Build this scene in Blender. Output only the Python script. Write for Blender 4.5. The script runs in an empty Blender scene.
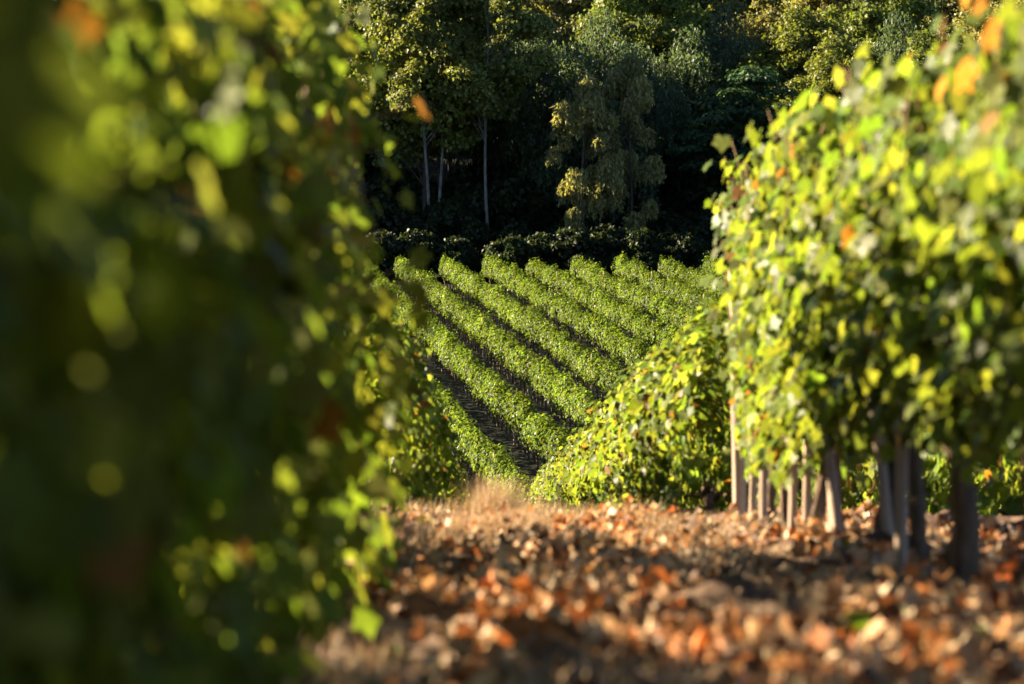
import bpy, math, random
import numpy as np
from mathutils import noise as mn, Vector

# ------------------------------------------------------------------ camera, light
S = bpy.context.scene
col = S.collection
F = 2844.0
cam_d = bpy.data.cameras.new('camera')
cam = bpy.data.objects.new('camera', cam_d); col.objects.link(cam)
CAMZ = 0.48
cam.location = (0, 0, CAMZ)
cam.rotation_euler = (math.pi/2 + math.atan(101/F), 0, -math.atan(34/F))
cam_d.sensor_width = 36; cam_d.lens = 36*F/1024
cam_d.clip_start = 0.05; cam_d.clip_end = 6000
cam_d.dof.use_dof = True
cam_d.dof.focus_distance = 62
cam_d.dof.aperture_fstop = 3.6
S.camera = cam

SUN_EL, SUN_LEFT = math.radians(21.5), math.radians(68)      # degrees to the left of the view
w = bpy.data.worlds.new('World'); S.world = w; w.use_nodes = True
nt = w.node_tree
sky = nt.nodes.new('ShaderNodeTexSky'); sky.sky_type = 'NISHITA'; sky.sun_disc = False
sky.sun_elevation = SUN_EL; sky.sun_rotation = -SUN_LEFT
sky.altitude = 2500; sky.dust_density = .3; sky.air_density = .4
bg = nt.nodes['Background']; bg.inputs['Strength'].default_value = 0.05
nt.links.new(sky.outputs[0], bg.inputs[0])
sd = bpy.data.lights.new('sun', 'SUN'); sd.energy = 5; sd.angle = math.radians(0.53); sd.color = (1, .83, .60)
so = bpy.data.objects.new('sun', sd); col.objects.link(so)
sv = Vector((-math.sin(SUN_LEFT)*math.cos(SUN_EL), math.cos(SUN_LEFT)*math.cos(SUN_EL), math.sin(SUN_EL)))
so.rotation_euler = sv.to_track_quat('Z', 'Y').to_euler()
so.location = (-20, 10, 30)
S.view_settings.view_transform = 'Standard'; S.view_settings.look = 'None'
S.view_settings.exposure = 2.4; S.view_settings.gamma = 1; S.view_settings.use_curve_mapping = False
S.cycles.max_bounces = 6; S.cycles.diffuse_bounces = 1; S.cycles.glossy_bounces = 2
S.cycles.transmission_bounces = 4; S.cycles.caustics_reflective = False; S.cycles.caustics_refractive = False

# ------------------------------------------------------------------ helpers
def rngf(seed): return np.random.default_rng(seed)

def tag(o, label=None, cat=None, group=None, kind=None):
    for k, v in (('label', label), ('category', cat), ('group', group), ('kind', kind)):
        if v: o[k] = v
    return o

def empty(name, loc, rz=0):
    o = bpy.data.objects.new(name, None); col.objects.link(o)
    o.location = loc; o.rotation_euler = (0, 0, rz); o.empty_display_size = .2
    return o

def mesh_np(name, V, Fc, nper, tint=None, mat=None, smooth=False):
    me = bpy.data.meshes.new(name)
    nv, nf = len(V), len(Fc)
    me.vertices.add(nv); me.vertices.foreach_set('co', np.asarray(V, np.float32).ravel())
    me.loops.add(nf*nper); me.loops.foreach_set('vertex_index', np.asarray(Fc, np.int32).ravel())
    me.polygons.add(nf)
    me.polygons.foreach_set('loop_start', np.arange(0, nf*nper, nper, dtype=np.int32))
    me.polygons.foreach_set('loop_total', np.full(nf, nper, np.int32))
    if smooth: me.polygons.foreach_set('use_smooth', np.ones(nf, bool))
    if tint is not None:
        a = me.color_attributes.new('tint', 'FLOAT_COLOR', 'POINT')
        c = np.ones((nv, 4), np.float32); c[:, :3] = tint
        a.data.foreach_set('color', c.ravel())
    me.update(calc_edges=True)
    if mat: me.materials.append(mat)
    return me

def link(name, me, parent=None, loc=None):
    o = bpy.data.objects.new(name, me); col.objects.link(o)
    if parent: o.parent = parent
    if loc is not None: o.location = loc
    return o

def copy_tree(o, parent=None):
    c = o.copy(); col.objects.link(c); c.parent = parent
    for ch in list(o.children): copy_tree(ch, c)
    return c

class Tube:
    """tapered tubes collected into one mesh"""
    def __init__(s): s.V = []; s.F = []; s.n = 0
    def add(s, pts, rad, k=7, rough=0, rng=None, cap=True):
        pts = np.asarray(pts, float); m = len(pts)
        rad = np.broadcast_to(np.asarray(rad, float), (m,))
        tan = np.gradient(pts, axis=0); tan /= np.linalg.norm(tan, axis=1)[:, None] + 1e-9
        ref = np.array([1.0, 0, 0]) if abs(tan[:, 2]).mean() > .5 else np.array([0, 0, 1.0])
        a = np.cross(tan, ref); a /= np.linalg.norm(a, axis=1)[:, None] + 1e-9
        b = np.cross(tan, a)
        ang = np.arange(k)*2*math.pi/k
        r = rad[:, None]*(1 + (rng.normal(0, rough, (m, k)) if rough else 0))*np.ones((m, k))
        V = pts[:, None, :] + r[..., None]*(np.cos(ang)[None, :, None]*a[:, None, :] + np.sin(ang)[None, :, None]*b[:, None, :])
        V = V.reshape(-1, 3)
        f = []
        for i in range(m-1):
            for j in range(k):
                j2 = (j+1) % k
                f.append((s.n+i*k+j, s.n+i*k+j2, s.n+(i+1)*k+j2, s.n+(i+1)*k+j))
        s.V.append(V); s.F += f
        if cap:
            V2 = pts[-1:]+tan[-1:]*rad[-1]*.4; s.V.append(V2); c = s.n+m*k
            for j in range(k): s.F.append((s.n+(m-1)*k+j, s.n+(m-1)*k+(j+1) % k, c, c))
            s.n += m*k+1
        else: s.n += m*k
    def mesh(s, name, mat):
        me = bpy.data.meshes.new(name)
        V = np.concatenate(s.V)
        me.from_pydata(V.tolist(), [], [tuple(dict.fromkeys(f)) for f in s.F])
        me.polygons.foreach_set('use_smooth', np.ones(len(me.polygons), bool))
        me.materials.append(mat); return me

# leaf templates: origin at the petiole, tip along +y, face up +z
def tmpl_vine():
    half = [(.16, -.16), (.52, -.10), (.50, .18), (.72, .46), (.40, .56), (.24, .72)]
    ring = [(x, y) for x, y in half] + [(0, 1.0)] + [(-x, y) for x, y in half[::-1]] + [(0, .02)]
    P = [(0, .28)] + ring
    V = np.array([(x, y-.0, .10*abs(x) - .30*x*x - .28*y*y*(y > 0) + (.03 if i % 2 else -.02)) for i, (x, y) in enumerate(P)])
    n = len(ring)
    Fc = np.array([(0, 1+i, 1+(i+1) % n) for i in range(n)])
    return V, Fc[:, [0, 1, 2]]
def tmpl_mid():
    P = [(0, 0), (.5, .0), (.62, .5), (0, 1), (-.62, .5), (-.5, 0)]
    V = np.array([(x, y, .18*abs(x)-.22*y*y) for x, y in P])
    return V, np.array([(0, 1, 2), (0, 2, 3), (0, 3, 4), (0, 4, 5)])
def tmpl_low():
    V = np.array([(0, 0, 0), (.5, .45, .14), (0, 1, -.12), (-.5, .45, .14)])
    return V, np.array([(0, 1, 2), (0, 2, 3)])
def tmpl_slim():
    V = np.array([(0, 0, 0), (.22, .45, .06), (0, 1, -.12), (-.22, .45, .06)])
    return V, np.array([(0, 1, 2), (0, 2, 3)])
def tmpl_curl():          # dry curled fallen leaf
    P = [(0, .3), (.16, -.12), (.5, -.05), (.45, .2), (.66, .5), (.3, .6), (0, 1), (-.3, .6), (-.66, .5), (-.45, .2), (-.5, -.05), (-.16, -.12)]
    V = np.array([(x*.8, y, .9*x*x+.35*(y-.4)**2 + (.07 if i % 2 else -.05)) for i, (x, y) in enumerate(P)])
    n = len(P)-1
    return V, np.array([(0, 1+i, 1+(i+1) % n) for i in range(n)])
T_V, T_M, T_L, T_S, T_C = tmpl_vine(), tmpl_mid(), tmpl_low(), tmpl_slim(), tmpl_curl()

def unit(a): return a/(np.linalg.norm(a, axis=-1, keepdims=True)+1e-9)

def scatter(T, pos, nrm, tip, size, tint, rng=None, curl=.35):
    """place template T at each pos"""
    TV, TF = T
    N = len(pos)
    z = unit(nrm); y = unit(tip - (tip*z).sum(1, keepdims=True)*z); x = np.cross(y, z)
    R = np.stack([x, y, z], 2)                                  # N,3,3 columns
    tv = np.broadcast_to(TV, (N,)+TV.shape).copy()
    if rng is not None:
        tv[:, :, 2] *= rng.uniform(1-curl*2, 1+curl*2.5, (N, 1))
        tv[:, :, 0] *= rng.uniform(.8, 1.15, (N, 1))
    V = np.einsum('nij,nkj->nki', R, tv)*np.asarray(size).reshape(-1, 1, 1) + pos[:, None, :]
    Fc = TF[None]+(np.arange(N)*len(TV))[:, None, None]
    c = np.repeat(np.asarray(tint)[:, None, :], len(TV), 1)
    return V.reshape(-1, 3), Fc.reshape(-1, 3), c.reshape(-1, 3)

def merge(parts):
    Vs, Fs, Cs, n = [], [], [], 0
    for V, Fc, C in parts:
        Vs.append(V); Fs.append(Fc+n); Cs.append(C); n += len(V)
    return np.concatenate(Vs), np.concatenate(Fs), np.concatenate(Cs)

# ------------------------------------------------------------------ materials
def leaf_mat(name, rough=.45, trans=.45, spec=.35, tcol=(2.3, 2.0, .55), var=.25):
    m = bpy.data.materials.new(name); m.use_nodes = True; n = m.node_tree; n.nodes.clear()
    out = n.nodes.new('ShaderNodeOutputMaterial')
    at = n.nodes.new('ShaderNodeAttribute'); at.attribute_name = 'tint'
    tc = n.nodes.new('ShaderNodeTexCoord')
    nz = n.nodes.new('ShaderNodeTexNoise'); nz.inputs['Scale'].default_value = 35; nz.inputs['Detail'].default_value = 3
    n.links.new(tc.outputs['Object'], nz.inputs['Vector'])
    mr = n.nodes.new('ShaderNodeMapRange'); mr.inputs['To Min'].default_value = 1-var; mr.inputs['To Max'].default_value = 1+var
    mr.inputs['From Min'].default_value = .3; mr.inputs['From Max'].default_value = .7
    n.links.new(nz.outputs['Fac'], mr.inputs['Value'])
    mul = n.nodes.new('ShaderNodeVectorMath'); mul.operation = 'SCALE'
    n.links.new(at.outputs['Color'], mul.inputs[0]); n.links.new(mr.outputs['Result'], mul.inputs['Scale'])
    p = n.nodes.new('ShaderNodeBsdfPrincipled')
    n.links.new(mul.outputs[0], p.inputs['Base Color'])
    p.inputs['Roughness'].default_value = rough; p.inputs['Specular IOR Level'].default_value = spec
    t = n.nodes.new('ShaderNodeBsdfTranslucent')
    mu2 = n.nodes.new('ShaderNodeVectorMath'); mu2.operation = 'MULTIPLY'; mu2.inputs[1].default_value = tcol
    n.links.new(mul.outputs[0], mu2.inputs[0]); n.links.new(mu2.outputs[0], t.inputs['Color'])
    mx = n.nodes.new('ShaderNodeMixShader'); mx.inputs[0].default_value = trans
    n.links.new(p.outputs[0], mx.inputs[1]); n.links.new(t.outputs[0], mx.inputs[2])
    n.links.new(mx.outputs[0], out.inputs['Surface'])
    return m

def noise_mat(name, c1, c2, scale=8, rough=.9, c3=None, bump=.4, stretch=(1, 1, 1), detail=8, bscale=None):
    m = bpy.data.materials.new(name); m.use_nodes = True; n = m.node_tree
    p = n.nodes['Principled BSDF']; p.inputs['Roughness'].default_value = rough; p.inputs['Specular IOR Level'].default_value = .2
    tc = n.nodes.new('ShaderNodeTexCoord'); mp = n.nodes.new('ShaderNodeMapping'); mp.inputs['Scale'].default_value = stretch
    n.links.new(tc.outputs['Object'], mp.inputs[0])
    nz = n.nodes.new('ShaderNodeTexNoise'); nz.inputs['Scale'].default_value = scale; nz.inputs['Detail'].default_value = detail
    nz.inputs['Roughness'].default_value = .65
    n.links.new(mp.outputs[0], nz.inputs['Vector'])
    r = n.nodes.new('ShaderNodeValToRGB'); r.color_ramp.elements[0].position = .35; r.color_ramp.elements[1].position = .66
    r.color_ramp.elements[0].color = (*c1, 1); r.color_ramp.elements[1].color = (*c2, 1)
    if c3: e = r.color_ramp.elements.new(.5); e.color = (*c3, 1)
    n.links.new(nz.outputs['Fac'], r.inputs[0]); n.links.new(r.outputs[0], p.inputs['Base Color'])
    nb = n.nodes.new('ShaderNodeTexNoise'); nb.inputs['Scale'].default_value = bscale or scale*4; nb.inputs['Detail'].default_value = 6
    n.links.new(mp.outputs[0], nb.inputs['Vector'])
    b = n.nodes.new('ShaderNodeBump'); b.inputs['Strength'].default_value = bump; b.inputs['Distance'].default_value = .02
    n.links.new(nb.outputs['Fac'], b.inputs['Height']); n.links.new(b.outputs[0], p.inputs['Normal'])
    return m

M_VINE = leaf_mat('vine_leaf', rough=.38, trans=.40, spec=.07, tcol=(2.75, 2.6, .95))
M_TREE = leaf_mat('tree_leaf', rough=.5, trans=.35, spec=.25, tcol=(1.9, 1.8, .8))
M_DRY = leaf_mat('dry_leaf', rough=.6, trans=.2, spec=.25, tcol=(1.3, 1.0, .7))
M_SOIL = noise_mat('soil', (.075, .045, .028), (.20, .13, .085), scale=2.2, c3=(.13, .08, .05), bump=.8, bscale=22)
M_CLOD = noise_mat('clod', (.16, .10, .065), (.33, .23, .16), scale=9, bump=.6)
M_BARK = noise_mat('vine_bark', (.045, .032, .022), (.24, .16, .10), scale=26, stretch=(1, 1, .15), bump=1)
M_CANE = noise_mat('cane_bark', (.20, .12, .05), (.34, .22, .10), scale=20, bump=.2)
M_POST = noise_mat('weathered_post', (.26, .19, .14), (.50, .38, .28), scale=14, stretch=(1, 1, .08), bump=.6)
M_PALE = noise_mat('pale_bark', (.06, .06, .05), (.24, .23, .19), scale=3, stretch=(1, 1, .5), bump=.4)
M_DARKBARK = noise_mat('dark_bark', (.03, .025, .02), (.09, .07, .05), scale=5, stretch=(1, 1, .3), bump=.5)

n_ = M_SOIL.node_tree; p_ = n_.nodes['Principled BSDF']; lk = p_.inputs['Base Color'].links[0].from_socket
geo = n_.nodes.new('ShaderNodeNewGeometry'); sx = n_.nodes.new('ShaderNodeSeparateXYZ'); n_.links.new(geo.outputs['Position'], sx.inputs[0])
def ramp_y(y0, y1):
    m_ = n_.nodes.new('ShaderNodeMapRange'); m_.inputs['From Min'].default_value = y0; m_.inputs['From Max'].default_value = y1
    n_.links.new(sx.outputs['Y'], m_.inputs['Value']); return m_.outputs['Result']
for (y0, y1, c_) in ((17, 22, (.026, .026, .013, 1)), (143.5, 144.6, (.012, .014, .006, 1))):      # grassy earth, then leafy wood floor, both darkened to stand in for shade
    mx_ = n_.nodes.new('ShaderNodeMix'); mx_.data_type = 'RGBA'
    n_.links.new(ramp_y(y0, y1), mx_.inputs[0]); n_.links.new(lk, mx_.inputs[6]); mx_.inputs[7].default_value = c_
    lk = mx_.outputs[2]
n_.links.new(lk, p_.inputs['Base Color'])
sub_ = n_.nodes.new('ShaderNodeMath'); sub_.operation = 'MULTIPLY_ADD'; sub_.inputs[1].default_value = -.7; sub_.inputs[2].default_value = .8
n_.links.new(ramp_y(17, 40), sub_.inputs[0])
n_.links.new(sub_.outputs[0], [q for q in n_.nodes if q.type == 'BUMP'][0].inputs['Strength'])

# ------------------------------------------------------------------ terrain
GY = np.array([-80, 0, 16.6, 18.5, 21, 24.5, 34, 50, 66, 72, 145, 150, 175, 230, 300, 420, 700, 4000])
GZ = np.array([.3, 0, 0, -.42, -.62, -.80, -1.12, -1.62, -2.1, -1.87, 8.51, 8.9, 13.5, 28, 44, 60, 75, 90])
def gz0(x, y): return np.interp(y, GY, GZ)
def ground(x, y):
    x = np.asarray(x, float); y = np.asarray(y, float)
    z = gz0(x, y)
    mound = (np.exp(-((x-1.5)/.30)**2) + np.exp(-((x+.68)/.28)**2))*.035*((y > 2) & (y < 17))
    mound = mound*(1+.35*np.sin(y*2.3)+.3*np.sin(y*5.1+1))
    b = .02*np.sin(y*1.7+x*2)*((y > 0) & (y < 20))
    return z+mound+b

fx = np.concatenate([-np.geomspace(2.2, 1500, 40)[::-1], np.arange(-2.0, 4.0, .05), np.geomspace(4.2, 1500, 40)])
fy = np.concatenate([np.linspace(-80, 2.5, 14), np.arange(3, 19, .05), np.arange(19, 26, .25), np.arange(26.5, 160, 2.4), np.geomspace(162, 4000, 40)])
gx, gy = np.meshgrid(fx, fy)
gzv = ground(gx, gy)
near = (gx > -2) & (gx < 4) & (gy > 3) & (gy < 19)
nz = np.zeros(gx.shape)
for (i, j) in zip(*np.nonzero(near)):
    v = Vector((gx[i, j], gy[i, j], 0))
    a = mn.fractal(v*2.2, 1.0, 2.0, 4)
    c = mn.fractal(v*8.0, .8, 2.0, 3)
    nz[i, j] = a*.085 + max(0, c-.05)*.07
gzv = gzv+nz
def gnear(x, y):
    """height on the built sheet, bilinear"""
    x = np.asarray(x, float); y = np.asarray(y, float)
    i = np.clip(np.searchsorted(fy, y)-1, 0, len(fy)-2); j = np.clip(np.searchsorted(fx, x)-1, 0, len(fx)-2)
    ty = (y-fy[i])/(fy[i+1]-fy[i]); tx = (x-fx[j])/(fx[j+1]-fx[j])
    return (gzv[i, j]*(1-tx)*(1-ty)+gzv[i, j+1]*tx*(1-ty)+gzv[i+1, j]*(1-tx)*ty+gzv[i+1, j+1]*tx*ty)
ny_, nx_ = gx.shape
idx = np.arange(ny_*nx_).reshape(ny_, nx_)
Q = np.stack([idx[:-1, :-1], idx[:-1, 1:], idx[1:, 1:], idx[1:, :-1]], -1).reshape(-1, 4)
gme = mesh_np('ground', np.stack([gx, gy, gzv], -1).reshape(-1, 3), Q, 4, mat=M_SOIL, smooth=True)
tag(link('ground', gme), kind='structure')

# ------------------------------------------------------------------ vine colours
def vine_tints(N, rng, autumn=.06, yellow=.14, base=(.088, .118, .023)):
    c = np.array(base)*rng.uniform(.65, 1.45, (N, 1))*rng.uniform(.85, 1.15, (N, 3))
    r = rng.random(N)
    y = r < yellow; c[y] = np.array((.19, .21, .045))*rng.uniform(.6, 1.2, (y.sum(), 1))
    a = (r >= yellow) & (r < yellow+autumn)
    c[a] = np.array((.20, .095, .03))*rng.uniform(.5, 1.0, (a.sum(), 1))
    return np.clip(c, 0, .8)

# ------------------------------------------------------------------ single grapevine
def make_vine_meshes(seed, H=2.0, hw=.26, zb=.62, shoots=16, fill=230, T=T_V, size=(.040, .078), autumn=.05, low=0, L=1.1, xshift=0, yellow=.14, bulge=0, xmax=0, extra=None, fringe=0):
    rng = rngf(seed)
    P, Nn, Tp, Tn = [], [], [], []
    cane = Tube()
    for s in range(shoots):
        y0 = rng.uniform(-L/2, L/2); x0 = rng.normal(0, .05)
        Hs = H*rng.uniform(.86, 1.05)
        kind = rng.random()
        lean = rng.normal(0, .16); n = 15
        t = np.linspace(0, 1, n)
        side = rng.choice([-1, 1])
        if kind < .68:
            x = x0 + lean*t**1.5 + side*.05*np.sin(t*5+rng.uniform(0, 6)); z = .62+(Hs-.62)*t
            y = y0+rng.normal(0, .2)*t
        else:                                    # bent over and hanging outwards
            top = rng.uniform(.66, 1)*H; x = x0+side*hw*1.25*t**.8; z = .62+(top-.62)*np.sin(t*2.4)/.95
            z = np.maximum(z, zb*.6); y = y0+rng.normal(0, .35)*t
        pts = np.stack([x, y, z], 1)
        cane.add(pts[::2], np.linspace(.006, .0025, len(pts[::2])), k=5)
        aut = rng.random() < autumn*2.2
        for i in range(1, n):
            for q in range(1 if rng.random() < .5 else 2):
                sd_ = rng.choice([-1, 1]); off = rng.uniform(.03, .13)
                P.append(pts[i]+np.array([sd_*off, rng.normal(0, .06), rng.normal(0, .04)]))
                Nn.append((sd_*rng.uniform(.3, 1.2), rng.normal(0, .55), rng.uniform(.1, .9)))
                Tp.append((sd_*rng.uniform(0, .7), rng.normal(0, .5), -rng.uniform(.3, 1)))
                Tn.append(aut)
    P = np.array(P); Nn = np.array(Nn); Tp = np.array(Tp); Tn = np.array(Tn)
    if fill:
        ng = max(4, fill//9); gi = rng.integers(0, ng, fill)             # sprigs of about nine leaves
        ga = rng.uniform(-L/2, L/2, ng); gs = rng.choice([-1, 1], ng); gz_ = zb+(H-zb)*rng.beta(1.1, 1.25, ng); gr = np.sqrt(rng.uniform(.1, 1.35, ng))
        a = ga[gi]+rng.normal(0, .055, fill); sd_ = gs[gi]
        zz = gz_[gi]+rng.normal(0, .065, fill)
        prof = hw*(.62+.5*np.sin(np.clip((zz-zb)/(H-zb), 0, 1)*math.pi*.85+.25))
        xx = sd_*(prof*gr[gi]+rng.normal(0, .03, fill))
        Pf = np.stack([xx, a, zz], 1)
        Nf = np.stack([sd_*rng.uniform(.3, 1.2, fill), rng.normal(0, .55, fill), rng.uniform(0, .9, fill)], 1)
        Tf = np.stack([sd_*rng.uniform(0, .6, fill), rng.normal(0, .5, fill), -rng.uniform(.3, 1, fill)], 1)
        P = np.concatenate([P, Pf]); Nn = np.concatenate([Nn, Nf]); Tp = np.concatenate([Tp, Tf]); Tn = np.concatenate([Tn, np.zeros(fill, bool)])
    if low:
        a = rng.uniform(-L/2, L/2, low); sd_ = rng.choice([-1, 1], low)
        Pf = np.stack([rng.normal(0, hw*.8, low), a, rng.uniform(.06, zb, low)], 1)
        Nf = np.stack([sd_*rng.uniform(.3, 1.2, low), rng.normal(0, .55, low), rng.uniform(0, .9, low)], 1)
        Tf = np.stack([sd_*rng.uniform(0, .6, low), rng.normal(0, .5, low), -rng.uniform(.3, 1, low)], 1)
        P = np.concatenate([P, Pf]); Nn = np.concatenate([Nn, Nf]); Tp = np.concatenate([Tp, Tf]); Tn = np.concatenate([Tn, np.zeros(low, bool)])
    if bulge:                                    # foliage leaning out into the alley
        a = rng.uniform(-L/2, L/2, bulge); q = rng.random(bulge)
        Pf = np.stack([rng.uniform(.05, .44, bulge)*(.5+.5*np.sin(q*2.2+.8)), a, .06+1.2*q], 1)
        Nf = np.stack([rng.uniform(.3, 1.2, bulge), rng.normal(0, .55, bulge), rng.uniform(0, .9, bulge)], 1)
        Tf = np.stack([rng.uniform(0, .6, bulge), rng.normal(0, .5, bulge), -rng.uniform(.3, 1, bulge)], 1)
        P = np.concatenate([P, Pf]); Nn = np.concatenate([Nn, Nf]); Tp = np.concatenate([Tp, Tf]); Tn = np.concatenate([Tn, np.zeros(bulge, bool)])
    P[:, 0] += xshift
    if bulge:                                    # a few shoots reaching further out
        for q_ in range(5):
            t = np.linspace(0, 1, 9); yy = rng.uniform(-L/2, L/2); z0_ = rng.uniform(.5, 1.2); dr = rng.uniform(-.2, .25)
            pts = np.stack([.0+.48*t, yy*(.3+.7*t)+.1*t, z0_+dr*t], 1); cane.add(pts, np.linspace(.004, .002, 9), k=5)
            P = np.concatenate([P, pts+rng.normal(0, .03, (9, 3))]); Nn = np.concatenate([Nn, rng.normal(0, .5, (9, 3))+(.6, 0, .5)])
            Tp = np.concatenate([Tp, rng.normal(0, .5, (9, 3))-(0, 0, .7)]); Tn = np.concatenate([Tn, np.zeros(9, bool)])
    if fringe:                                   # loose sunlit leaves over the top, leaning to the alley
        fz = rng.uniform(0, 1, fringe)
        Pf = np.stack([rng.uniform(-.05, .34, fringe)*(1-.5*fz), rng.uniform(-L/2, L/2, fringe), H-.22+fz*.42], 1)
        P = np.concatenate([P, Pf]); Nn = np.concatenate([Nn, np.stack([rng.uniform(-.8, 1, fringe), rng.normal(0, .6, fringe)-.3, rng.uniform(0, .9, fringe)], 1)])
        Tp = np.concatenate([Tp, rng.normal(0, .5, (fringe, 3))-(0, 0, .8)]); Tn = np.concatenate([Tn, np.zeros(fringe, bool)])
    if extra:
        e_ = np.array(extra); m_ = len(e_)
        P = np.concatenate([P, e_]); Nn = np.concatenate([Nn, rng.normal(0, .2, (m_, 3))+(-.2, -1, .3)])
        Tp = np.concatenate([Tp, rng.normal(0, .3, (m_, 3))-(0, 0, .9)]); Tn = np.concatenate([Tn, np.zeros(m_, bool)])
    if xmax: q = (P[:, 0] < xmax) | (np.arange(len(P)) >= len(P)-5); P, Nn, Tp, Tn = P[q], Nn[q], Tp[q], Tn[q]
    N = len(P)
    tint = vine_tints(N, rng, autumn*.6, yellow)
    tint[Tn] = (np.array((.22, .12, .045))*rng.uniform(.5, 1.3, (Tn.sum(), 1)))*rng.uniform(.8, 1.2, (Tn.sum(), 3))
    V, Fc, C = scatter(T, P, Nn, Tp, rng.uniform(size[0], size[1], N), tint, rng)
    return mesh_np('foliage', V, Fc, 3, C, M_VINE), cane.mesh('cane', M_CANE)

def trunk_mesh(seed, r=.032, forked=False):
    rng = rngf(seed); t = Tube()
    n = 9; z = np.linspace(-.08, .62, n)
    ph = rng.uniform(0, 6); amp = rng.uniform(.02, .055)
    x = amp*np.sin(z*5+ph)-amp*math.sin(ph); y = amp*np.cos(z*4+ph*2)
    rad = r*(1.25-.35*np.linspace(0, 1, n)); rad[0] *= 1.35; rad[-1] *= 1.3
    t.add(np.stack([x, y, z], 1), rad, k=9, rough=.15, rng=rng)
    for sgn in (-1, 1):                          # cordon arms
        m = 6; q = np.linspace(0, 1, m)
        t.add(np.stack([x[-1]+rng.normal(0, .01, m), y[-1]+sgn*.48*q, .59+.05*np.sin(q*3)+rng.normal(0, .008, m)], 1), r*(.8-.35*q), k=7, rough=.1, rng=rng)
    return t.mesh('trunk', M_BARK)

def vine(x, y, seed, label, group, tr=.032, **kw):
    e = empty('grapevine', (x, y, float(ground(x, y))))
    tag(e, label, 'grapevine', group)
    fo, ca = make_vine_meshes(seed, **kw)
    link('foliage', fo, e); link('cane', ca, e); link('trunk', trunk_mesh(seed+5, tr), e)
    return e

ORD = ['first', 'second', 'third', 'fourth', 'fifth', 'sixth', 'seventh', 'eighth', 'ninth', 'tenth', 'eleventh', 'twelfth', 'thirteenth', 'fourteenth']
# --- right row: X 1.48, end at 15.75
rr = rngf(11)
looks = ['slim pale trunk', 'crooked brown trunk', 'slender grey trunk', 'twisted sunlit trunk', 'bent brown trunk', 'thick dark straight trunk', 'curved dark trunk', 'thick pale edged trunk', 'shaded trunk', 'large blurred leaves', 'very blurred bright leaves']
for k in range(11):
    Y = 15.75-k
    H = [1.97, 1.86, 1.78, 1.82, 1.76, 1.68, 1.66, 1.57, 1.5, 1.44, 1.4][k]
    kw = dict(H=H, hw=[.05, .10, .14, .17, .20][min(k, 4)], zb=.36 if k < 4 else .5, shoots=18, fill=1700, autumn=.022, yellow=.12, L=1.12 if k else .55)
    vine(1.49+(.07 if k == 0 else 0)+rr.normal(0, .015), Y+rr.normal(0, .06)-(.42 if k == 0 else 0), 100+k,
         f'sunlit grapevine with {looks[k]}, {ORD[k]} from the wooden end post', 'grapevines in the sunlit row beside the leafy alley',
         tr=[.022, .024, .02, .028, .024, .034, .027, .038, .03, .03, .03][k], **kw)
# --- left row: X -.66, ends at 10.8, with a vine or two missing before that; leans into the alley close to the camera
rl = rngf(12)
left = [(11.5, dict(fringe=90, H=1.82, hw=.14, zb=.4, shoots=18, fill=950, low=200)), (10.5, dict(fringe=110, H=1.84, hw=.16, zb=.35, shoots=18, fill=1000, low=500)), (9.6, dict(fringe=110, H=1.8, hw=.18, zb=.4, shoots=16, fill=950, low=450)),
        (8.4, dict(fringe=110, H=1.72, hw=.16, zb=1.02, shoots=8, fill=480, bulge=300)), (7.3, dict(fringe=110, H=1.6, hw=.16, zb=1.02, shoots=8, fill=460, bulge=330)),
        (5.6, dict(fringe=90, H=1.3, hw=.20, zb=.4, shoots=10, fill=300, bulge=800, low=200)), (4.75, dict(fringe=90, H=1.12, hw=.22, zb=.3, shoots=10, fill=350, bulge=420, low=220)),
        (3.95, dict(fringe=80, H=.95, hw=.26, zb=.3, shoots=10, fill=480, bulge=300, low=300)), (3.2, dict(fringe=60, H=.82, hw=.28, zb=.25, shoots=10, fill=1100, low=500)),
        (2.3, dict(fringe=40, H=.76, hw=.28, zb=.25, shoots=8, fill=1100, low=500)), (1.45, dict(H=.78, hw=.22, zb=.2, shoots=5, fill=600, low=350, L=.7,
            extra=[(.47, -.32, .61), (.46, -.25, .625), (.43, -.2, .655), (.47, -.22, .60), (.45, -.1, .64), (.44, -.15, .68)]))]
for k, (Y, kw) in enumerate(left):
    where = ['its bright top the last of the row', 'tall, second from the far end', 'tall, just beyond the thin ones', 'thin and high, light showing beneath', 'thin and high, nearer of two', 'leaning into the alley beyond the dark middle', 'leaning into the alley, dark',
             'dark, fourth nearest', 'dark, third nearest', 'almost black, second nearest', 'nearest of all, mere blobs'][k]
    vine(-.66-(.13 if Y > 9 else 0)+rl.normal(0, .02), Y, 200+k, 'blurred backlit grapevine of the shaded row, '+where, 'grapevines in the dark row close to the camera', autumn=.025, yellow=.14, xmax=.5 if Y > 5.5 else .43, **kw)

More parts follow.
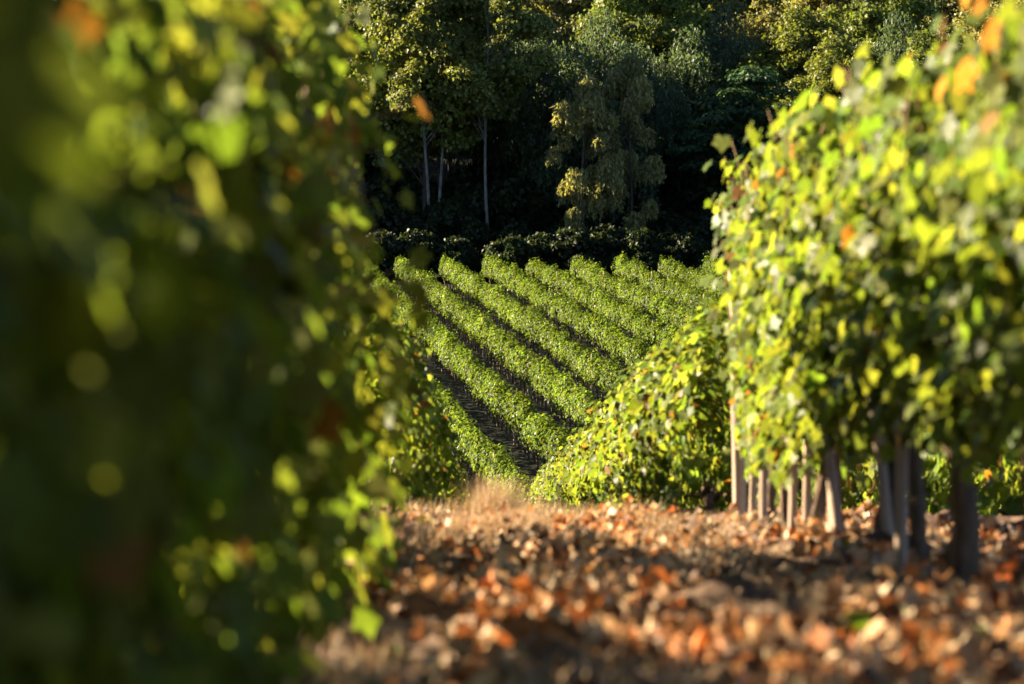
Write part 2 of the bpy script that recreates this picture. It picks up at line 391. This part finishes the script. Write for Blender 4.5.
# ------------------------------------------------------------------ rows as continuous hedgerows (lower block and far slope)
def row_foliage(name, p0, p1, H, hw, dens, T, size, seed, zb=.35, autumn=.05, base=(.088, .118, .023), yellow=.1, lump=.12):
    rng = rngf(seed)
    p0 = np.array(p0, float); p1 = np.array(p1, float); Ln = np.linalg.norm(p1-p0)
    d = (p1-p0)/Ln; nrm = np.array([d[1], -d[0]])
    N = int(dens*Ln)
    s = rng.uniform(0, Ln, N)
    ph = rng.uniform(0, 6, 4)
    ks = np.arange(0, Ln+1, .28); kh = rng.normal(0, 1, (3, len(ks)+2)); kt = np.arange(len(ks)+2)*.28
    hh = H*(1+lump*np.interp(s, kt, kh[0])*.55+lump*.5*np.interp(s, kt*3, kh[1]))
    wf = np.clip(1+.28*np.interp(s, kt, kh[2])+.15*np.interp(s, kt*2.3, kh[1]), .5, 1.7)
    a = rng.uniform(-.22*math.pi, 1.22*math.pi, N)            # angle round the section
    rad = np.sqrt(rng.uniform(.35, 1.12, N))
    mid = (hh+zb)/2; ry = (hh-zb)/2
    off = np.cos(a)*rad*hw*wf; z = mid+np.sin(a)*rad*ry
    cl_ = np.floor(s/.10)*7.13+np.floor(a*2.2)*3.7; cl_ = np.sin(cl_*12.9898)*43758.5453; cl_ = cl_-np.floor(cl_)   # sprigs a hand wide
    off *= .78+.38*cl_; z = np.where(np.sin(a) > .3, mid+(z-mid)*(.84+.30*cl_), z)
    keep = z > .08; s, a, off, z = s[keep], a[keep], off[keep], z[keep]; N = len(s)
    X = p0[0]+d[0]*s+nrm[0]*off; Y = p0[1]+d[1]*s+nrm[1]*off
    P = np.stack([X, Y, ground(X, Y)*0+gz0(X, Y)+z], 1)
    sgn = np.cos(a)
    Nn = np.stack([nrm[0]*sgn+rng.normal(0, .5, N), nrm[1]*sgn+rng.normal(0, .5, N), np.clip(np.sin(a), 0, 1)*.7+rng.uniform(0, .6, N)], 1)
    Tp = np.stack([nrm[0]*sgn*.5+rng.normal(0, .5, N), nrm[1]*sgn*.5+rng.normal(0, .5, N), -rng.uniform(.1, 1, N)], 1)
    tint = vine_tints(N, rng, autumn, yellow, base)*(.72+.5*np.interp(s, kt*4, np.abs(kh[0]).clip(0, 1.2)))[:, None]
    V, Fc, C = scatter(T, P, Nn, Tp, rng.uniform(size[0], size[1], N), tint, rng)
    V -= np.array([p0[0], p0[1], float(gz0(*p0))])
    return mesh_np(name, V, Fc, 3, C, M_VINE), d, Ln

tk = [trunk_mesh(900+i, .03) for i in range(4)]
def stake_mesh(h=1.5, r=.03, seed=0):
    rng = rngf(seed); t = Tube(); z = np.linspace(-.1, h, 8)
    t.add(np.stack([rng.normal(0, .002, 8), rng.normal(0, .002, 8), z], 1), np.full(8, r), k=10, rough=.03, rng=rng)
    return t.mesh('post', M_POST)
pk = stake_mesh(1.45, .035, 3)
def vine_row(p0, p1, label, group, step=1.0, **kw):
    e = empty('vine_row', (p0[0], p0[1], float(gz0(*p0))))
    tag(e, label, 'vine row', group)
    me, d, Ln = row_foliage('foliage', p0, p1, **kw)
    link('foliage', me, e)
    z0 = float(gz0(*p0))
    n = min(98, int(Ln/step))
    for i in range(n):
        s = (i+.5)*step; x, y = p0[0]+d[0]*s, p0[1]+d[1]*s
        o = link('trunk', tk[i % 4], e, (x-p0[0], y-p0[1], float(gz0(x, y))-z0)); o.rotation_euler.z = math.atan2(-d[0], d[1])+i*.3*(i % 2)
        if i % 12 == 6: link('post', pk, e, (x-p0[0]+.1*d[0], y-p0[1]-.3, float(gz0(x, y))-z0))
    return e

# lower block just beyond the crest
g_mid = 'leafy vine rows starting beyond the crest of the alley'
mids = [(-4.86, 'vine row in the dip, furthest out behind the dark foreground vines'),
        (-2.76, 'vine row in the dip, mostly hidden behind the dark foreground vines'),
        (-.68, 'leafy vine row just beyond the crest beside the dark foreground vines'),
        (1.5, 'bright sunlit vine row running downhill from the wooden end post'),
        (3.62, 'lit vine row glimpsed through gaps between the trunks'),
        (5.74, 'vine row further out behind the row glimpsed between the trunks')]
vine_row((-2.85, -4), (-2.85, 4.3), 'taller shadowy vine row added to block sun behind the darkest foreground vines', 'vine rows added beside the near alley', H=1.42, hw=.3, dens=700, T=T_M, size=(.07, .11), seed=396, zb=.1, lump=.08)  # row added to block the sun from the nearest left vines
vine_row((-2.85, 4.5), (-2.85, 17), 'shadowy low vine row added as dark backing, glimpsed through the dark foreground vines', 'vine rows added beside the near alley', H=1.12, hw=.3, dens=600, T=T_M, size=(.07, .11), seed=399, zb=.15, lump=.12)  # row added as dark backing, its height set for the light in the alley
vine_row((1.5, -9), (1.5, 4.2), 'unseen sunlit row added behind the viewpoint to cut skylight, right of the alley', 'vine rows added beside the near alley', H=1.85, hw=.26, dens=500, T=T_M, size=(.07, .11), seed=398, zb=.4, lump=.1)  # out of view, added to reduce sky fill on the near vines
vine_row((-.7, -9), (-.7, .5), 'unseen dark row added behind the viewpoint to cut skylight, left of the alley', 'vine rows added beside the near alley', H=1.6, hw=.24, dens=500, T=T_M, size=(.07, .11), seed=397, zb=.3, lump=.1)  # also unseen, added to cut skylight from behind
for i, (X, lab) in enumerate(mids):
    main = i in (2, 3)
    vine_row((X, 18.1), (X, 65), lab, g_mid, H=1.74, hw=.30 if not main else .32, dens=1000 if main else 300, T=T_M, size=(.045, .085) if main else (.08, .13),
             seed=300+i, zb=.25, autumn=.04, yellow=.16, lump=.1)

# far slope: rows fan towards a point up left
U0 = 313; g_far = 'vine rows combed across the far slope'
dirx = (110-478)/F
pos_words = ['lowest visible row, ending in the dip', 'second visible row up from the dip', 'third visible row up from the dip', 'fourth visible row up from the dip', 'fifth visible row up from the dip', 'sixth visible row up from the dip', 'seventh visible row up from the dip', 'eighth visible row up from the dip', 'ninth visible row up, short stretch below the dark wood', 'tenth visible row up, just beside the leaning post', 'eleventh row up, mostly behind the sunlit foreground vines', 'last row up, behind the sunlit foreground vines']
for k in range(-3, 12):
    u = U0+43.6*k
    X145 = (u-478)/F*145
    j = k
    lab = 'striped hillside vine row, ' + (pos_words[j] if j >= 0 else ['row hidden left of the lowest by dark leaves', 'hillside row two below the lowest visible one', 'hillside row three below the lowest visible one'][-j-1])
    vine_row((X145-dirx*(145-70), 70), (X145, 144.6+.5*math.sin(k*2)), lab, g_far, H=1.5, hw=.27, dens=430, T=T_L, size=(.07, .13), seed=500+k,
             zb=.4, autumn=0, yellow=.0, base=(.062, .092, .018), lump=.17)

# ------------------------------------------------------------------ posts in the near rows
t = Tube(); rng = rngf(5); z = np.linspace(-.15, 1.72, 12)
t.add(np.stack([.0+.0*z-.012*z*z, 0*z, z], 1), .037+.004*np.sin(z*3), k=12, rough=.04, rng=rng)
o = link('end_post', t.mesh('end_post', M_POST), None, (1.47, 16.0, float(ground(1.47, 16.0))))
tag(o, 'pale weathered wooden end post leaning slightly at the end of the sunlit row', 'post')
stk = stake_mesh(1.2, .021, 8)
for i, (x, y, lab) in enumerate([(1.50, 15.55, 'thin pale stake right next to the end post'), (1.44, 14.3, 'thin stake among the slender lit trunks'),
                                 (1.55, 13.4, 'thin stake between two slender trunks'), (1.42, 12.9, 'slightly leaning stake before a slender trunk'),
                                 (1.52, 12.2, 'thin stake beside the twisted lit trunk'), (1.42, 11.2, 'thin stake left of the bent brown trunk'),
                                 (1.50, 10.3, 'thin shaded stake near the thick dark trunk'), (1.40, 9.4, 'shaded stake near the heaped pale clods')]):
    c = link('vine_stake', stk, None, (x, y, float(ground(x, y)))); c.rotation_euler = (0.02*i-.03, .03-.02*i, i)
    tag(c, lab, 'stake', 'stakes standing in the sunlit row')

# ------------------------------------------------------------------ alley floor: fallen leaves, straw, clods
def alley_points(N, rng, x0=-1.3, x1=2.6, y0=3.6, y1=18.6, pw=1.6):
    y = y0+(y1-y0)*rng.random(N)**pw*1.0
    x = rng.uniform(x0, x1, N); return x, y
rng = rngf(41); N = 34000
x, y = alley_points(N, rng)
clump = np.array([mn.noise(Vector((a*1.7, b*1.1, 3))) for a, b in zip(x, y)])
kp = rng.random(N) < (.10+clump*2.2+.10*(x > -.2)); x, y = x[kp], y[kp]; N = len(x)
P = np.stack([x, y, gnear(x, y)+rng.uniform(.004, .07, N)], 1)
Nn = np.stack([rng.normal(-.1, .8, N), rng.normal(-.1, .8, N), rng.choice([1, 1, -1], N)*rng.uniform(.2, 1, N)], 1)
Tp = rng.normal(0, 1, (N, 3))
pal = np.array([(.54, .31, .15), (.36, .16, .06), (.60, .44, .26), (.16, .08, .04), (.64, .50, .33), (.52, .19, .05), (.58, .38, .20)])
tint = pal[rng.integers(0, 7, N)]*rng.uniform(.65, 1.2, (N, 1))
V, Fc, C = scatter(T_C, P, Nn, Tp, rng.uniform(.02, .062, N)*(1+.2*(rng.random(N) < .1)), tint, rng, .6)
tag(link('fallen_leaves', mesh_np('fallen_leaves', V, Fc, 3, C, M_DRY)), 'orange and brown dry vine leaves strewn over the alley floor', 'fallen leaves', kind='stuff')

def blades(N, rng, xs, ys, hmin, hmax, wd, colr, lean=.5, zf=gnear, seg=3):
    """curved tapering grass blades"""
    h = rng.uniform(hmin, hmax, N); az = rng.uniform(0, 2*math.pi, N); ln = rng.uniform(0, lean, N)
    t = np.linspace(0, 1, seg+1)
    base = np.stack([xs, ys, zf(xs, ys)-.005], 1)
    dirh = np.stack([np.cos(az), np.sin(az), 0*az], 1); side = np.stack([-np.sin(az), np.cos(az), 0*az], 1)
    c = base[:, None, :]+dirh[:, None, :]*(ln*h)[:, None, None]*(t**2)[None, :, None]*1.4
    c[:, :, 2] += h[:, None]*t[None]*(1-.35*ln[:, None]*t[None])
    wv = side[:, None, :]*(wd*(1-t*.9))[None, :, None]
    V = np.concatenate([c-wv, c+wv], 1)                                      # N, 2(seg+1), 3
    f = np.array([(i, seg+1+i, seg+2+i, i+1) for i in range(seg)])
    Fc = f[None]+(np.arange(N)*2*(seg+1))[:, None, None]
    C = np.repeat(colr[:, None, :], 2*(seg+1), 1)
    return V.reshape(-1, 3), Fc.reshape(-1, 4), C.reshape(-1, 3)

rng = rngf(42); N = 80000
x, y = alley_points(N, rng, -.9, 2.2, 4, 18.8, 1.3)
cl = np.array([mn.noise(Vector((a*1.3+7, b*.9, 1))) for a, b in zip(x, y)])
kp = rng.random(N) < .2+cl*3.2+.3*(y > 13); x, y, cl = x[kp], y[kp], cl[kp]; N = len(x)
colr = np.array((.60, .46, .28))*rng.uniform(.6, 1.25, (N, 1))*rng.uniform(.92, 1.08, (N, 3))
V, Fc, C = blades(N, rng, x, y, .02, np.where(y > 12, .16, .11)*np.where(x > 1.0, .6, 1), .0028, colr, 1.0)
tag(link('dry_grass', mesh_np('dry_grass', V, Fc, 4, C, M_DRY)), 'pale straw grass growing through the fallen leaves', 'dry grass', kind='stuff')

# clods of earth
def clod_mesh(seed, r):
    import bmesh
    bm = bmesh.new(); bmesh.ops.create_icosphere(bm, subdivisions=3, radius=r)
    off = Vector((seed*3.1, seed*1.7, 0))
    for v in bm.verts:
        n_ = v.co.normalized(); k = 1+.45*mn.noise(n_*1.6+off)+.18*mn.noise(n_*5+off)
        v.co = n_*r*k; v.co.z *= .65
    me = bpy.data.meshes.new('clod'); bm.to_mesh(me); bm.free(); me.materials.append(M_CLOD); return me
cm = [clod_mesh(i, .05) for i in range(5)]
rng = rngf(43)
big = [(1.46, 9.3, 1.5), (1.30, 9.55, 1.15), (1.62, 9.75, 1.3), (1.22, 9.9, .9), (1.72, 10.2, 1.2), (1.4, 10.5, 1.1), (1.55, 11.1, 1.0), (1.3, 8.9, .9), (1.5, 12.2, .9), (1.2, 12.6, .8), (1.75, 8.6, 1.3), (1.68, 9.15, 1.0)]
for i, (x, y, s) in enumerate(big):
    o = link('earth_clod', cm[i % 5], None, (x, y, float(gnear(x, y))+.015)); o.scale = (s, s*.9, s); o.rotation_euler.z = i*1.3
    tag(o, 'pale rounded clod of dry earth heaped at the foot of the sunlit row', 'clod', 'clods of earth under the sunlit row')
# small crumbs as one mass
N = 1500; x, y = alley_points(N, rng, -1.1, 2.2, 4, 18.5, 1.5)
TVc = np.array([(1, 0, 0), (-1, .1, .1), (.1, 1, 0), (0, -1, .1), (.1, 0, .8), (0, .1, -.7)], float); TFc = np.array([(0, 2, 4), (2, 1, 4), (1, 3, 4), (3, 0, 4), (2, 0, 5), (1, 2, 5), (3, 1, 5), (0, 3, 5)])
V, Fc, C = scatter((TVc, TFc), np.stack([x, y, gnear(x, y)+.002], 1), rng.normal(0, .3, (N, 3))+np.array((0, 0, 1)), rng.normal(0, 1, (N, 3)), rng.uniform(.006, .024, N), np.array((.22, .145, .10))*rng.uniform(.7, 1.3, (N, 1)), rng)
tag(link('soil_crumbs', mesh_np('soil_crumbs', V, Fc, 3, C, M_CLOD)), 'small crumbs of dry soil scattered on the alley floor', 'soil crumbs', kind='stuff')

# tall dry tuft on the crest
def tuft(name, x, y, n, h, sp, colr, label, cat, group=None, wd=.0025, seed=1, lean=.5):
    rng = rngf(seed)
    xs = rng.normal(0, sp, n); ys = rng.normal(0, sp, n)
    c = np.array(colr)*rng.uniform(.65, 1.25, (n, 1))*rng.uniform(.9, 1.1, (n, 3))
    V, Fc, C = blades(n, rng, xs, ys, h*.35, h, wd, c, lean, zf=lambda a, b: a*0, seg=4)
    o = link(name, mesh_np(name, V, Fc, 4, C, M_DRY if colr[0] > .3 else M_VINE), None, (x, y, float(gnear(x, y))))
    return tag(o, label, cat, group)
tuft('grass_tuft', .10, 16.5, 1100, .34, .09, (.55, .42, .25), 'tallest dry straw coloured grass tuft standing on the crest of the alley', 'grass tuft', wd=.0018, seed=71)
tuft('grass_tuft', .30, 16.3, 700, .20, .16, (.55, .40, .24), 'low pale dry grass tuft in front of the tallest one on the crest', 'grass tuft', wd=.002, seed=72, lean=.9)
tuft('grass_tuft', .12, 14.6, 900, .17, .16, (.55, .40, .24), 'spreading pale grass tuft on the lit edge of the alley', 'grass tuft', wd=.002, seed=73, lean=.9)
tuft('grass_tuft', 1.1, 15.0, 700, .14, .18, (.55, .40, .24), 'pale grass tuft before the end post of the sunlit row', 'grass tuft', wd=.002, seed=74, lean=.9)

def weed(x, y, s, label, seed):
    rng = rngf(seed); n = 16
    az = rng.uniform(0, 6.28, n); el = rng.uniform(.25, 1.0, n)
    P = np.stack([np.cos(az)*.3*rng.random(n), np.sin(az)*.3*rng.random(n), rng.uniform(.02, .35, n)], 1)*s
    Tp = np.stack([np.cos(az), np.sin(az), el], 1); Nn = np.stack([-np.cos(az)*el, -np.sin(az)*el, np.ones(n)], 1)
    V, Fc, C = scatter(T_M, P, Nn, Tp, rng.uniform(.5, .9, n)*s, np.array((.13, .20, .03))*rng.uniform(.6, 1.4, (n, 1)), rng)
    o = link('weed', mesh_np('weed', V, Fc, 3, C, M_VINE), None, (x, y, float(gnear(x, y))))
    tag(o, label, 'weed', 'green weeds among the fallen leaves')
for i, (u, v, s, lab) in enumerate([(430, 655, .08, 'small green weed at the shaded edge of the alley'), (395, 640, .06, 'tiny green weed against the dark vines'),
        (590, 660, .06, 'olive weed among the lit leaves in the middle of the alley'), (870, 655, .10, 'dark green weed clump in shade below the clods'),
        (900, 620, .10, 'leafy green weed in shade in front of the thick trunk'), (940, 655, .12, 'broad dark weed clump near the corner'),
        (425, 532, .07, 'yellow green weed on the shaded soil near the crest'), (620, 512, .07, 'small dark weed at the crest under the downhill row')]):
    Yd = CAMZ*F/(v-443); X = (u-478)/F*Yd
    weed(X, min(Yd, 17), s, lab, 80+i)
def single_leaf(u, v, s, c, nrm, label, name='fallen_leaf'):
    Yd = CAMZ*F/(v-443); X = (u-478)/F*Yd
    V, Fc, C = scatter(T_V, np.zeros((1, 3)), np.array([nrm]), np.array([(.3, .2, .6)]), [s], np.array([c]))
    o = link(name, mesh_np(name, V, Fc, 3, C, M_VINE), None, (X, Yd, float(gnear(X, Yd))+.03)); tag(o, label, 'leaf')
single_leaf(818, 560, .12, (.20, .26, .03), (-1, -.4, .5), 'fresh yellow green leaf lying near the feet of the slender trunks')
single_leaf(834, 570, .11, (.24, .26, .03), (-.5, -.6, 1), 'second yellow green leaf lying just right of the first')
single_leaf(996, 606, .14, (.50, .11, .02), (-.8, -.6, .4), 'bright orange red leaf caught upright beside the thick shaded trunk')

# ------------------------------------------------------------------ wood on the opposite slope
def clumps_tree(seed, H, R, z0, kind, tint, n=20000, trunk_mat=M_DARKBARK, tr=.16, lean=0):
    rng = rngf(seed); t = Tube()
    zz = np.linspace(-.3, H*.92, 12); bx = lean*zz/H+.15*np.sin(zz*.5+seed); by = .15*np.cos(zz*.4+seed)
    t.add(np.stack([bx, by, zz], 1), tr*(1-.85*zz/H).clip(.1), k=9, rough=.04, rng=rng)
    cz = (H+z0)/2; rz = (H-z0)/2
    nc = {'broad': 75, 'weep': 62 if n > 20000 else 26, 'slim': 42, 'layer': 70}[kind]
    cent = []
    while len(cent) < nc:
        p = rng.uniform(-1, 1, 3); r_ = np.linalg.norm(p)
        if r_ > 1 or r_ < .45: continue
        q = np.array([p[0]*R, p[1]*R, cz+p[2]*rz])
        f = 1-.5*max(0, p[2])**1.5
        q[0] = q[0]*f+lean*q[2]/H; q[1] *= f
        cent.append(q)
    cent = np.array(cent)
    for c in cent[::2]:                       # limbs to the clumps
        zs = max(z0*.75, c[2]-rng.uniform(1, 3)); b0 = np.array([np.interp(zs, zz, bx), np.interp(zs, zz, by), zs])
        q = np.linspace(0, 1, 5)[:, None]; pts = b0*(1-q)+c*q; pts[:, 2] += .5*np.sin(q[:, 0]*3.1)*.5
        t.add(pts, tr*.24*(1-q[:, 0]*.8), k=5)
    per = n//nc; Ps, Ns, Ts, Cs = [], [], [], []
    for c in cent:
        rc = rng.uniform(.55, 1.25)*R*.27
        m = int(per*(rc/(R*.27))**2)
        d = unit(rng.normal(0, 1, (m, 3))); d[:, 2] = np.where(d[:, 2] < -.3, -d[:, 2]*.6, d[:, 2])
        lum = rc*(1+.3*np.sin(d[:, 0]*7+c[0]*3)*np.sin(d[:, 1]*6+c[1])*np.sin(d[:, 2]*6+c[2]))*rng.uniform(.45, 1.08, m)
        if kind == 'weep':
            st = rng.integers(0, 26, m); ang = st*2.4; rr_ = rc*np.sqrt((st+.5)/26)*1.05
            dz = rng.random(m)**.8*rc*2.1
            p = np.stack([c[0]+np.cos(ang)*rr_*(1+dz*.06)+rng.normal(0, .07, m), c[1]+np.sin(ang)*rr_+rng.normal(0, .07, m), c[2]+rc*.7*(1-(rr_/rc)**2)-dz*(.5+.5*rr_/rc)], 1)
            nn = rng.normal(0, 1, (m, 3)); tp = np.stack([rng.normal(0, .3, m), rng.normal(0, .3, m), -np.ones(m)], 1)
        elif kind == 'layer':
            p = c+d*lum[:, None]*np.array([1.35, 1.35, .42]); nn = d*.5+np.array((0, 0, 1))+rng.normal(0, .35, (m, 3)); tp = d+rng.normal(0, .5, (m, 3))-np.array((0, 0, .6))
        else:
            p = c+d*lum[:, None]; nn = d+rng.normal(0, .8, (m, 3))+np.array((0, 0, .4)); tp = rng.normal(0, 1, (m, 3))
        Ps.append(p); Ns.append(nn); Ts.append(tp)
        Cs.append(np.array(tint)*rng.uniform(.75, 1.25)*rng.uniform(.7, 1.35, (m, 1))*rng.uniform(.92, 1.08, (m, 3)))
    P = np.concatenate(Ps); Nn = np.concatenate(Ns); Tp = np.concatenate(Ts); C0 = np.concatenate(Cs)
    T, sz = {'broad': (T_L, (.17, .30)), 'weep': (T_S, (.22, .40)), 'slim': (T_L, (.16, .28)), 'layer': (T_M, (.16, .30))}[kind]
    V, Fc, C = scatter(T, P, Nn, Tp, rng.uniform(*sz, len(P)), C0, rng)
    return t.mesh('trunk', trunk_mat), mesh_np('crown', V, Fc, 3, C, M_TREE)

kinds = {
 'oak': (dict(H=14.5, R=4.2, z0=4.2, kind='broad', tint=(.13, .155, .035), n=30000), 'broad_tree'),
 'ash': (dict(H=16, R=3.4, z0=7.5, kind='slim', tint=(.13, .15, .04), n=20000, trunk_mat=M_PALE, tr=.11), 'slender_tree'),
 'willow': (dict(H=15.2, R=4.8, z0=3.2, kind='weep', tint=(.07, .105, .058), n=34000), 'weeping_tree'),
 'birch': (dict(H=12.4, R=2.4, z0=2.8, kind='weep', tint=(.21, .21, .085), n=15000, trunk_mat=M_DARKBARK, tr=.10), 'birch_tree'),
 'chestnut': (dict(H=13.5, R=4.6, z0=2.2, kind='layer', tint=(.05, .10, .045), n=20000), 'chestnut_tree'),
 'olive': (dict(H=14, R=4.0, z0=3.5, kind='broad', tint=(.16, .155, .055), n=26000), 'pale_tree'),
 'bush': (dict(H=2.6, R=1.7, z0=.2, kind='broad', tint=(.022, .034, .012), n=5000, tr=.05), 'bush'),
}
protos = {}
for i, (k, (a, nm)) in enumerate(kinds.items()):
    protos[k] = clumps_tree(700+i*7, **a)
protos['oak2'] = clumps_tree(777, **dict(kinds['oak'][0], R=3.9, tint=(.12, .155, .035))); kinds['oak2'] = kinds['oak']
protos['olive2'] = clumps_tree(778, **dict(kinds['olive'][0], R=3.6, tint=(.14, .145, .05))); kinds['olive2'] = kinds['olive']
def tree(k, u, Y, s, label, group='trees of the dark wood', rz=0.0, dz=0):
    X = (u-478)/F*Y
    e = empty(kinds[k][1], (X, Y, float(gz0(X, Y))+dz), rz); e.scale = (s, s, s*1.0)
    tag(e, label, 'bush' if k == 'bush' else 'tree', group)
    link('trunk', protos[k][0], e); link('crown', protos[k][1], e)
front = [
 ('oak2', -140, 176, 1.1, 'unseen broad tree added to shade the wood, furthest out beyond the blurred vines'),  # out of view, added to cast shade on the lower wood
 ('oak', -30, 172, 1.1, 'unseen broad tree added to shade the wood, second furthest out'),  # unseen tree added for its shadow on the undergrowth
 ('oak2', 80, 168, 1.1, 'broad tree added to shade the wood beyond the blurred vines, third furthest out'),  # added behind the vines to shadow the foot of the wood
 ('oak', 150, 167, 1.0, 'broad tree of the wood hidden behind the blurred vines'),
 ('oak2', 245, 168, 1.0, 'broad dark tree behind the top of the shaded vines'),
 ('oak', 335, 171, .92, 'dark broad tree just left of the rounded lit crown'),
 ('oak', 428, 162, 1.14, 'tree with a rounded crown edge lit yellow green above the dark hollow'),
 ('ash', 487, 158.5, 1.0, 'slender tree with a pale bare trunk standing before the dark wood'),
 ('ash', 426, 159, .97, 'slender pale trunk next to the shaded vine shoots'),
 ('ash', 440, 160.5, 1.0, 'thin pale trunk between the two other slender trunks'),
 ('willow', 600, 164, .93, 'large blue green weeping tree in the middle of the wood'),
 ('birch', 585, 153.5, .86, 'small tree with drooping sunlit yellowish sprays before the weeping tree'),
 ('birch', 630, 155, .96, 'taller tree with drooping lit sprays beside the small one'),
 ('willow', 690, 170, .85, 'dark weeping tree behind the large layered leaves'),
 ('chestnut', 755, 160, .8, 'tree with large blue green leaves in layers'),
 ('oak', 850, 164, .85, 'dark broad tree half behind the sunlit foreground vines'),
 ('oak2', 950, 162, .9, 'broad tree behind the sunlit foreground vines near the top corner'),
 ('oak', 1050, 162, .9, 'broad tree beyond the sunlit vines outside the corner'),
]
for i, (k, u, Y, s, lab) in enumerate(front): tree(k, u, Y, s, lab, rz=i*1.9+.4)
rng = rngf(60)
back = []
for r_i, (Y, ks) in enumerate([(172, ['oak', 'willow', 'olive', 'oak2']), (183, ['olive', 'oak2', 'olive2', 'willow']), (196, ['olive2', 'olive', 'oak']), (210, ['olive', 'oak2', 'olive2']), (232, ['olive', 'oak', 'olive2'])]):
    for c in range(11):
        u = 60+c*95+(r_i % 2)*47+rng.uniform(-15, 15)
        k = ks[(c+r_i) % len(ks)]
        if Y == 172 and 470 < u < 740: k = 'willow' if c % 2 else 'oak2'
        Yc = Y+rng.uniform(-4, 4)
        tree(k, u, Yc, rng.uniform(.9, 1.15), 'tree deep in the wood on the slope behind the front trees', 'trees further up the wooded slope', rz=rng.uniform(0, 6))
for i, (u, Y, s_) in enumerate([(570, 151.6, .95), (607, 152, 1.0), (640, 151.2, .95), (668, 152, .9), (455, 151.5, .8)]):
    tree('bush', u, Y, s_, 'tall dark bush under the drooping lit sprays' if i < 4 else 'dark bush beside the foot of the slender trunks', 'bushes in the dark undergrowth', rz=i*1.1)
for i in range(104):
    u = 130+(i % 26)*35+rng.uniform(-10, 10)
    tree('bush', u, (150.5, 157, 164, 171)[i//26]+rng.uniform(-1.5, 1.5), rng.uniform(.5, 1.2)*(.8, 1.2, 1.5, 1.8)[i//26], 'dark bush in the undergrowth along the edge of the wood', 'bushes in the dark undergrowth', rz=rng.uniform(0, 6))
